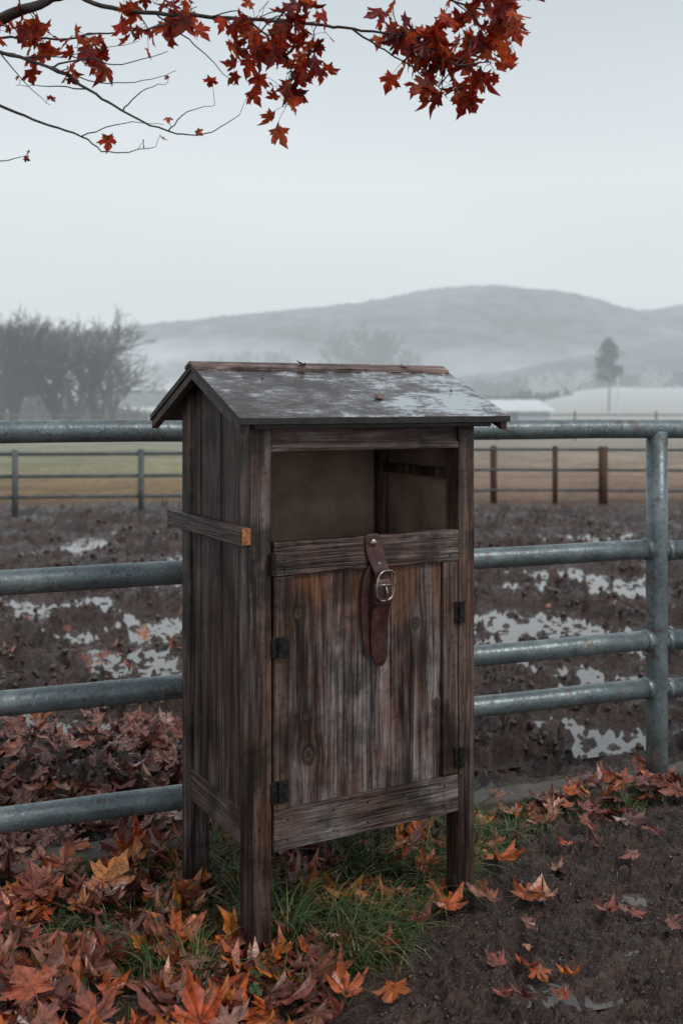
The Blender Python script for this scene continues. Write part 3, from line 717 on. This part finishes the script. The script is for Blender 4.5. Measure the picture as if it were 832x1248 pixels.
br([(108,108,3.5),(60,105,3.5),(20,104,3.5)],0.003,0.0008); br([(190,16,3.55),(230,48,3.55),(262,78,3.55),(285,104,3.55)],0.0035,0.001)
br([(0,63,3.6),(50,70,3.6),(110,62,3.6),(170,50,3.6)],0.003,0.0008); br([(60,82,3.55),(120,100,3.55),(175,98,3.55),(215,86,3.55)],0.0028,0.0008)
allp=[p for b_ in branches for p in b_]
def tleaf(p,size,frm=None):
    ez=rng.uniform(0,6.28); R=R3(rng.normal(math.pi*0.62,0.5),rng.normal(0,0.5),0)
    R=R3(0,0,ez)@R@R3(0,0,rng.normal(0,.5))
    R=R@R3(math.pi,0,0)
    tipd=R@np.array([0,1,0]); 
    if tipd[2]>0.2: R=R3(math.pi,0,0)@R
    TL.add(tuple(p),size,R,rng.normal(0.1,0.4),rng.uniform(0.03,0.18),stem=False,asym=rng.uniform(-.2,.1))
    if frm is not None:
        tube(TV,TF,[frm,(Vector(frm)+Vector(p))/2+Vector((0,0,0.004)),p],[0.0011,0.0009,0.0008],3,cap=False)
def cluster(px,py,r,n,d=3.5,szr=(0.042,0.088)):
    c0=P(px,py,d); rw=r*d/F; k=max(1,n//4)
    near=sorted(allp,key=lambda p:(p-c0).length)[:10]
    for i in range(k):
        st0=random.choice(near); a=random.uniform(0,6.28); rr=rw*math.sqrt(random.random())
        en=c0+Vector((math.cos(a)*rr,random.uniform(-1,1)*max(rw,0.12),math.sin(a)*rr))
        pts=smoothpath([st0,(st0+en)/2+Vector((random.gauss(0,.02),random.gauss(0,.02),random.gauss(0.015,.015))),en],4)
        tube(TV,TF,pts,[0.0026-0.0014*j/(len(pts)-1) for j in range(len(pts))],4,cap=False)
        for j in range(4):
            q_=pts[random.randint(len(pts)//2,len(pts)-1)]
            off=Vector((random.gauss(0,0.03),random.gauss(0,0.03),random.gauss(-0.008,0.026)))
            tleaf(q_+off,random.uniform(*szr),q_)
for a in [(520,28,36,26),(562,66,42,36),(608,38,28,28),(534,108,18,10),(592,98,14,8),(622,14,14,12),(484,12,18,10),(505,70,16,8),(585,0,45,16),
          (345,36,38,34),(382,66,20,14),(342,104,24,14),(314,76,20,9),(288,25,22,10),(365,10,40,14),(345,126,12,5),
          (232,18,20,11),(175,26,18,8,3.7),(112,52,22,14,3.65),(92,84,12,6,3.55),(48,42,28,14,3.7),(16,36,20,8,3.7),(150,10,16,9,3.6),(205,2,20,8,3.6),(80,55,22,8,3.7)]:
    cluster(*a)
for (px,py,d,sz_) in [(132,172,3.7,.065),(258,102,3.5,.045),(290,98,3.5,.055),(60,124,3.6,.035),(205,150,3.5,.035),(195,173,3.7,.03),(175,180,3.7,.03),(240,166,3.5,.03),(30,199,3.9,.025),(205,100,3.5,.02),(478,98,3.5,.075),(535,120,3.5,.09),(584,100,3.45,.09),(22,100,3.5,.02),(36,190,3.9,.02),(305,118,3.5,.06),(505,108,3.5,.06)]:
    p=P(px,py,d); f=min(allp,key=lambda q_:(q_-p).length); tleaf(p+Vector((0,0,0.02)),sz_,f if (f-p).length<0.16 else None)
for k in range(26):
    a=random.uniform(0,6.28); rr=random.uniform(0.6,1.7); h0=random.uniform(2.9,4.9)
    st0=Vector((-2.62,4.35,h0)); en=st0+Vector((math.cos(a)*rr,math.sin(a)*rr,random.uniform(0.2,1.1)))
    if en.x>-1.7: en.x=-1.7-random.random()*0.5
    pts=smoothpath([st0,(st0+en)/2+Vector((0,0,0.12)),en],4,0.01); tube(TV,TF,pts,[0.03-0.026*j/(len(pts)-1) for j in range(len(pts))],6)
    for j in range(16):
        q_=pts[random.randint(3,len(pts)-1)]; tleaf(q_+Vector((random.gauss(0,.16),random.gauss(0,.16),random.gauss(0,.14))),random.uniform(.07,.11))
meshobj('trunk_and_branches',TV,TF,bark,tree,True); TL.build('foliage',tlm,tree)
# ---------------------------------------------------------------- far paddock fence
dm=simple('grey_rail_paint',(0.07,0.08,0.085),(0.14,0.155,0.16),8,(0.5,0.8)); bp=simple('brown_post',(0.05,0.024,0.014),(0.12,0.06,0.038),8,(0.6,0.9))
ff=empty('paddock_fence')
V=[];Fc=[]
for z in (0.80,0.50,0.22): tube(V,Fc,[(-12,14.0,z),(-6,14.2,z),(-2,14.6,z),(0.6,15.4,z)],0.026,8)
for z in (0.80,0.50,0.20): tube(V,Fc,[(0.6,15.4,z),(2.4,15.8,z),(5.2,15.6,z),(9,15.4,z),(14,15,z)],0.022,8)
for x,y in ((-8.2,14.1),(-6.2,14.2),(-4.37,14.3),(-2.72,14.5),(-1.0,14.9),(0.6,15.4)): tube(V,Fc,[(x,y,-0.1),(x,y,0.86)],0.042,8)
meshobj('rails',V,Fc,dm,ff,True)
V=[];Fc=[]
for x,y,r in ((2.25,15.8,0.05),(3.15,15.75,0.04),(3.82,15.6,0.068),(5.6,15.55,0.05),(7.4,15.45,0.06)): tube(V,Fc,[(x,y,-0.1),(x,y,0.85)],r,8)
meshobj('posts',V,Fc,bp,ff,True)
ff2=empty('paddock_fence'); V=[];Fc=[]
for z in (1.0,0.55): tube(V,Fc,[(-30,40,z),(0,42,z),(35,41,z)],0.035,6)
for x in range(-30,36,3): tube(V,Fc,[(x,41+0.5*math.sin(x),0),(x,41+0.5*math.sin(x),1.15)],0.05,6)
meshobj('rails_and_posts',V,Fc,simple('far_timber',(0.10,0.09,0.085),(0.17,0.15,0.14),3,(0.7,0.9),fog=170),ff2)
# ---------------------------------------------------------------- far shed
shed=empty('white_farm_shed'); sx_,sy_=12.6,75.0
wh=simple('white_sheet_roof',(0.62,0.66,0.68),(0.78,0.8,0.82),1.5,(0.4,0.6),fog=260); wl=simple('shed_wall',(0.34,0.37,0.38),(0.46,0.48,0.5),1.5,(0.6,0.8),fog=260)
V=[(sx_-2.4,sy_,0),(sx_+2.0,sy_,0),(sx_+2.0,sy_+5,0),(sx_-2.4,sy_+5,0),(sx_-2.4,sy_,0.95),(sx_+2.0,sy_,0.95),(sx_+2.0,sy_+5,0.95),(sx_-2.4,sy_+5,0.95),(sx_-2.4,sy_+2.5,1.6),(sx_+2.0,sy_+2.5,1.6)]
meshobj('walls',V,[(0,1,5,4),(1,2,6,9,5),(2,3,7,6),(3,0,4,8,7)],wl,shed)
a=0.3
V=[(sx_-2.7,sy_-a,0.90),(sx_+2.4,sy_-a,0.90),(sx_+1.7,sy_+2.5,1.68),(sx_-2.4,sy_+2.5,1.68),(sx_-2.7,sy_+5+a,0.90),(sx_+2.4,sy_+5+a,0.90)]
V+=[(x,y,z-0.07) for x,y,z in V]
meshobj('roof',V,[(0,1,2,3),(3,2,5,4),(0,6,7,1),(1,7,8,2),(2,8,11,5),(4,5,11,10),(0,3,9,6),(3,4,10,9)],wh,shed)
meshobj('door',[(sx_-1.2,sy_-0.02,0),(sx_-0.2,sy_-0.02,0),(sx_-0.2,sy_-0.02,0.85),(sx_-1.2,sy_-0.02,0.85)],[(0,1,2,3)],simple('shed_door',(0.1,0.12,0.13),(0.15,0.16,0.17),2,fog=260),shed)
# ---------------------------------------------------------------- bare trees
def baretree(seed,depth=6,spread=0.5,h=1.0,thick=1.0):
    rs=random.Random(seed); V=[];Fc=[]
    def rec(p,d,L_,r,k):
        mid=p+d*L_*0.5+Vector((rs.gauss(0,1),rs.gauss(0,1),rs.gauss(0,1)))*L_*0.05; e=p+d*L_
        tube(V,Fc,[p,mid,e],[r,r*0.85,r*0.68],5 if k<2 else 3,cap=False)
        if k>=depth: return
        for j in range(rs.choice((2,3,3)) if k>0 else 5):
            a=rs.uniform(0,6.28); s_=rs.uniform(0.25,0.95)*spread*(1.15 if k<2 else 1.3)
            o1=d.orthogonal().normalized(); o2=d.cross(o1)
            nd=(d+ (o1*math.cos(a)+o2*math.sin(a))*s_*1.3+Vector((0,0,0.12))).normalized()
            q0=p+d*L_*rs.uniform(0.55,1.0)
            rec(q0,nd,L_*rs.uniform(0.62,0.86),max(r*0.62,0.0011*thick),k+1)
    rec(Vector((0,0,-0.1)),Vector((0,0,1)),0.22*h,0.018*h,0)
    return V,Fc
tm=[]
tmat=simple('bare_tree_bark',(0.034,0.029,0.028),(0.07,0.061,0.057),3,(0.8,0.95),fog=200)
tmat2=simple('far_tree_bark',(0.04,0.036,0.036),(0.075,0.068,0.066),3,(0.8,0.95),fog=230)
for i,(sd_,sp_,th,mt) in enumerate(((3,0.62,1.1,tmat),(8,0.7,1.1,tmat),(21,0.55,1.1,tmat),(5,0.6,2.4,tmat2),(13,0.7,2.4,tmat2))):
    V,Fc=baretree(sd_,6,sp_,thick=th); zmax=max(v[2] for v in V); V=[v/zmax for v in V]
    me=bpy.data.meshes.new('bare_tree_mesh'); me.from_pydata([tuple(v) for v in V],[],Fc); me.materials.append(mt); tm.append(me)
k=0
for (px,d,h,wd) in [(-70,52,6.6,1.0),(-20,58,6.2,1.1),(18,50,6.0,1.15),(52,60,6.9,1.1),(88,54,6.5,1.2),(112,62,6.6,1.1),(138,58,5.0,1.1),(35,66,6.6,1.2),(70,48,4.6,1.2),(-130,60,7,1.1),(0,54,5.6,1.3),(120,50,4.6,1.2),
                    (462,150,13.2,1.0),(440,160,12.0,0.9),(487,165,10.5,1.0),(312,190,11.0,1.2),(330,220,9,1.0),(410,230,9.5,1.3),(520,230,9,1.2),(545,220,7,1.2),(650,230,8,1.2),(690,240,9,1.2),(800,220,9,1.3)]:
    mi=k%3 if d<100 else 3+k%2
    o_=link(bpy.data.objects.new('bare_tree',tm[mi])); o_.location=((px-416)*d/F,d,0); o_.scale=(h*wd,h*wd,h); o_.rotation_euler=(0,0,k*1.9); k+=1
def brush(name,pts,mat,n,size):
    V=[];Fc=[]
    for k in range(n):
        i=random.randrange(len(pts)-1); f=random.random(); a_=Vector(pts[i]); b_=Vector(pts[i+1]); c_=a_*(1-f)+b_*f
        hh=c_.z*(0.75+0.5*abs(noise.noise(Vector((c_.x*0.25,c_.y*0.1,1)))))
        z=hh*(random.random()**0.8); x=c_.x+random.gauss(0,0.6); y=c_.y+random.gauss(0,1.5)
        s_=size*random.uniform(0.4,1.4); b0=len(V)
        for q_ in range(3): V.append((x+random.gauss(0,s_),y+random.gauss(0,s_),max(0,z+random.gauss(0,s_))))
        Fc.append((b0,b0+1,b0+2))
    meshobj(name,V,Fc,mat)
brm=simple('brush_twigs',(0.05,0.042,0.038),(0.10,0.085,0.078),1,(0.8,0.95),fog=170)
brush('hedgerow',[(-30,62,3.2),(-22,60,3.0),(-17,60,2.6),(-14,62,1.6),(-12.5,64,0.9)],brm,9000,0.13)
def px3(px,d,py): v=P(px,py,d); return (v.x,v.y,v.z)
brm2=simple('far_woods',(0.04,0.045,0.045),(0.075,0.08,0.08),0.3,(0.8,0.95),fog=480)
brush('distant_treeline',[px3(130,300,480),px3(300,300,478),px3(420,300,476),px3(560,300,470),px3(640,300,461),px3(720,300,457),px3(850,300,452),px3(1000,300,452)],brm2,24000,0.9)
brush('distant_treeline',[px3(560,200,487),px3(600,200,485),px3(640,200,483),px3(700,210,482),px3(760,210,480),px3(860,210,476),px3(960,210,476)],brm2,9000,0.5)
pine=empty('pine_tree'); V=[];Fc=[]; px_,d=741,118; bx=(px_-416)*d/F
tube(V,Fc,[(bx,d,-0.2),(bx+0.1,d,3),(bx,d,8.2)],[0.16,0.12,0.03],8); meshobj('trunk',V,Fc,tmat,pine)
V=[];Fc=[]
for k in range(2600):
    f=random.random()**0.8; z=3.9+f*4.5; R_=(2.2*(math.sin(math.pi*min(1,f*0.85+0.15))**0.7))*(0.65+0.5*abs(noise.noise(Vector((z*1.3,k%5,0)))))
    a=random.uniform(0,6.28); rr=R_*math.sqrt(random.random()); lump=noise.noise(Vector((math.cos(a)*1.5,math.sin(a)*1.5,z*0.9)))
    if lump<-0.15: continue
    c_=Vector((bx+math.cos(a)*rr,d+math.sin(a)*rr,z-0.25*rr)); b0=len(V)
    for q_ in range(3): V.append(c_+Vector((random.gauss(0,.17),random.gauss(0,.17),random.gauss(0,.13))))
    Fc.append((b0,b0+1,b0+2))
meshobj('needles',V,Fc,simple('pine_needles',(0.022,0.035,0.03),(0.05,0.07,0.06),2,(0.7,0.9),fog=300),pine)
V=[];Fc=[]; x_=(752.5-416)*110/F
tube(V,Fc,[(x_,110,0),(x_,110,4.2)],[0.13,0.1],8); tube(V,Fc,[(x_-0.5,110,3.8),(x_+0.5,110,3.8)],0.05,6)
meshobj('utility_pole',V,Fc,simple('pole_paint',(0.5,0.52,0.53),(0.65,0.67,0.68),2,fog=300))
# ---------------------------------------------------------------- hills
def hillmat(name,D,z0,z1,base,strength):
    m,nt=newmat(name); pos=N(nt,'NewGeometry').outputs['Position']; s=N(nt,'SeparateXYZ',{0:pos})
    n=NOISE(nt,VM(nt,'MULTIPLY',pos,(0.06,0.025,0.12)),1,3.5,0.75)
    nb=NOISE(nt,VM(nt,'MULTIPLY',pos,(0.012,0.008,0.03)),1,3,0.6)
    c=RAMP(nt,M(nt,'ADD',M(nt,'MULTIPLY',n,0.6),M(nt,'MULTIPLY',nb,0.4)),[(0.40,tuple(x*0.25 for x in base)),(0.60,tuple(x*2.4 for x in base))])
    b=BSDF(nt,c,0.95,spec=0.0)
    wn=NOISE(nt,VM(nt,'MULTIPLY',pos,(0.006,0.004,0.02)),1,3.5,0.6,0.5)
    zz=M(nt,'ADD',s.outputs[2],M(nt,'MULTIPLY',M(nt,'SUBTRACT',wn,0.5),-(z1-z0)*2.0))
    mist=N(nt,'MapRange',{0:zz,1:z0,2:z1,3:strength,4:0.0},interpolation_type='SMOOTHSTEP').outputs[0]  # low mist wisps painted onto the hillside as extra haze emission
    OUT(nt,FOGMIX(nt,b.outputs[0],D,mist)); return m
def hill(name,prof,d0,d1,d2,mat,amp,nc=420,nr=26):
    V=[];Fc=[]; xs=[p[0] for p in prof]; yv=[p[1] for p in prof]
    for j in range(nr):
        f=j/(nr-1)*1.4
        for i in range(nc):
            px=xs[0]+(xs[-1]-xs[0])*i/(nc-1); py=float(np.interp(px,xs,yv)); X=(px-416)*d1/F; H=(HY-py)*d1/F+CAMH
            if f<=1: dd=d0+(d1-d0)*f; z=H*math.sin(f*math.pi/2)**1.3
            else: dd=d1+(d2-d1)*(f-1)/0.4; z=H*(1-((f-1)/0.4)**2)
            z+=amp*(noise.noise(Vector((X*0.02,dd*0.02,1)))*2+noise.noise(Vector((X*0.11,dd*0.11,4)))+0.9*noise.noise(Vector((X*0.3,dd*0.3,7))))*min(1,f*2)
            V.append((X,dd,z-1.0))
    for j in range(nr-1):
        for i in range(nc-1): a=j*nc+i; Fc.append((a,a+1,a+nc+1,a+nc))
    meshobj(name,V,Fc,mat,smooth=True)
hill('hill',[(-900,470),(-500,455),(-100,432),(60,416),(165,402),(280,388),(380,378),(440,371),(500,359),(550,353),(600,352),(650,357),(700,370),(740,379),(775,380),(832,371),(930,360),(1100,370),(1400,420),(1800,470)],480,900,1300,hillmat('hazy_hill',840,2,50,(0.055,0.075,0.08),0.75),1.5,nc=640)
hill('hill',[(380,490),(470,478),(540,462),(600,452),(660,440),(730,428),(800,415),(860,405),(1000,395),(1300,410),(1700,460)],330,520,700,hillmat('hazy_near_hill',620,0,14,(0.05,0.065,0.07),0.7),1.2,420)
print('done')
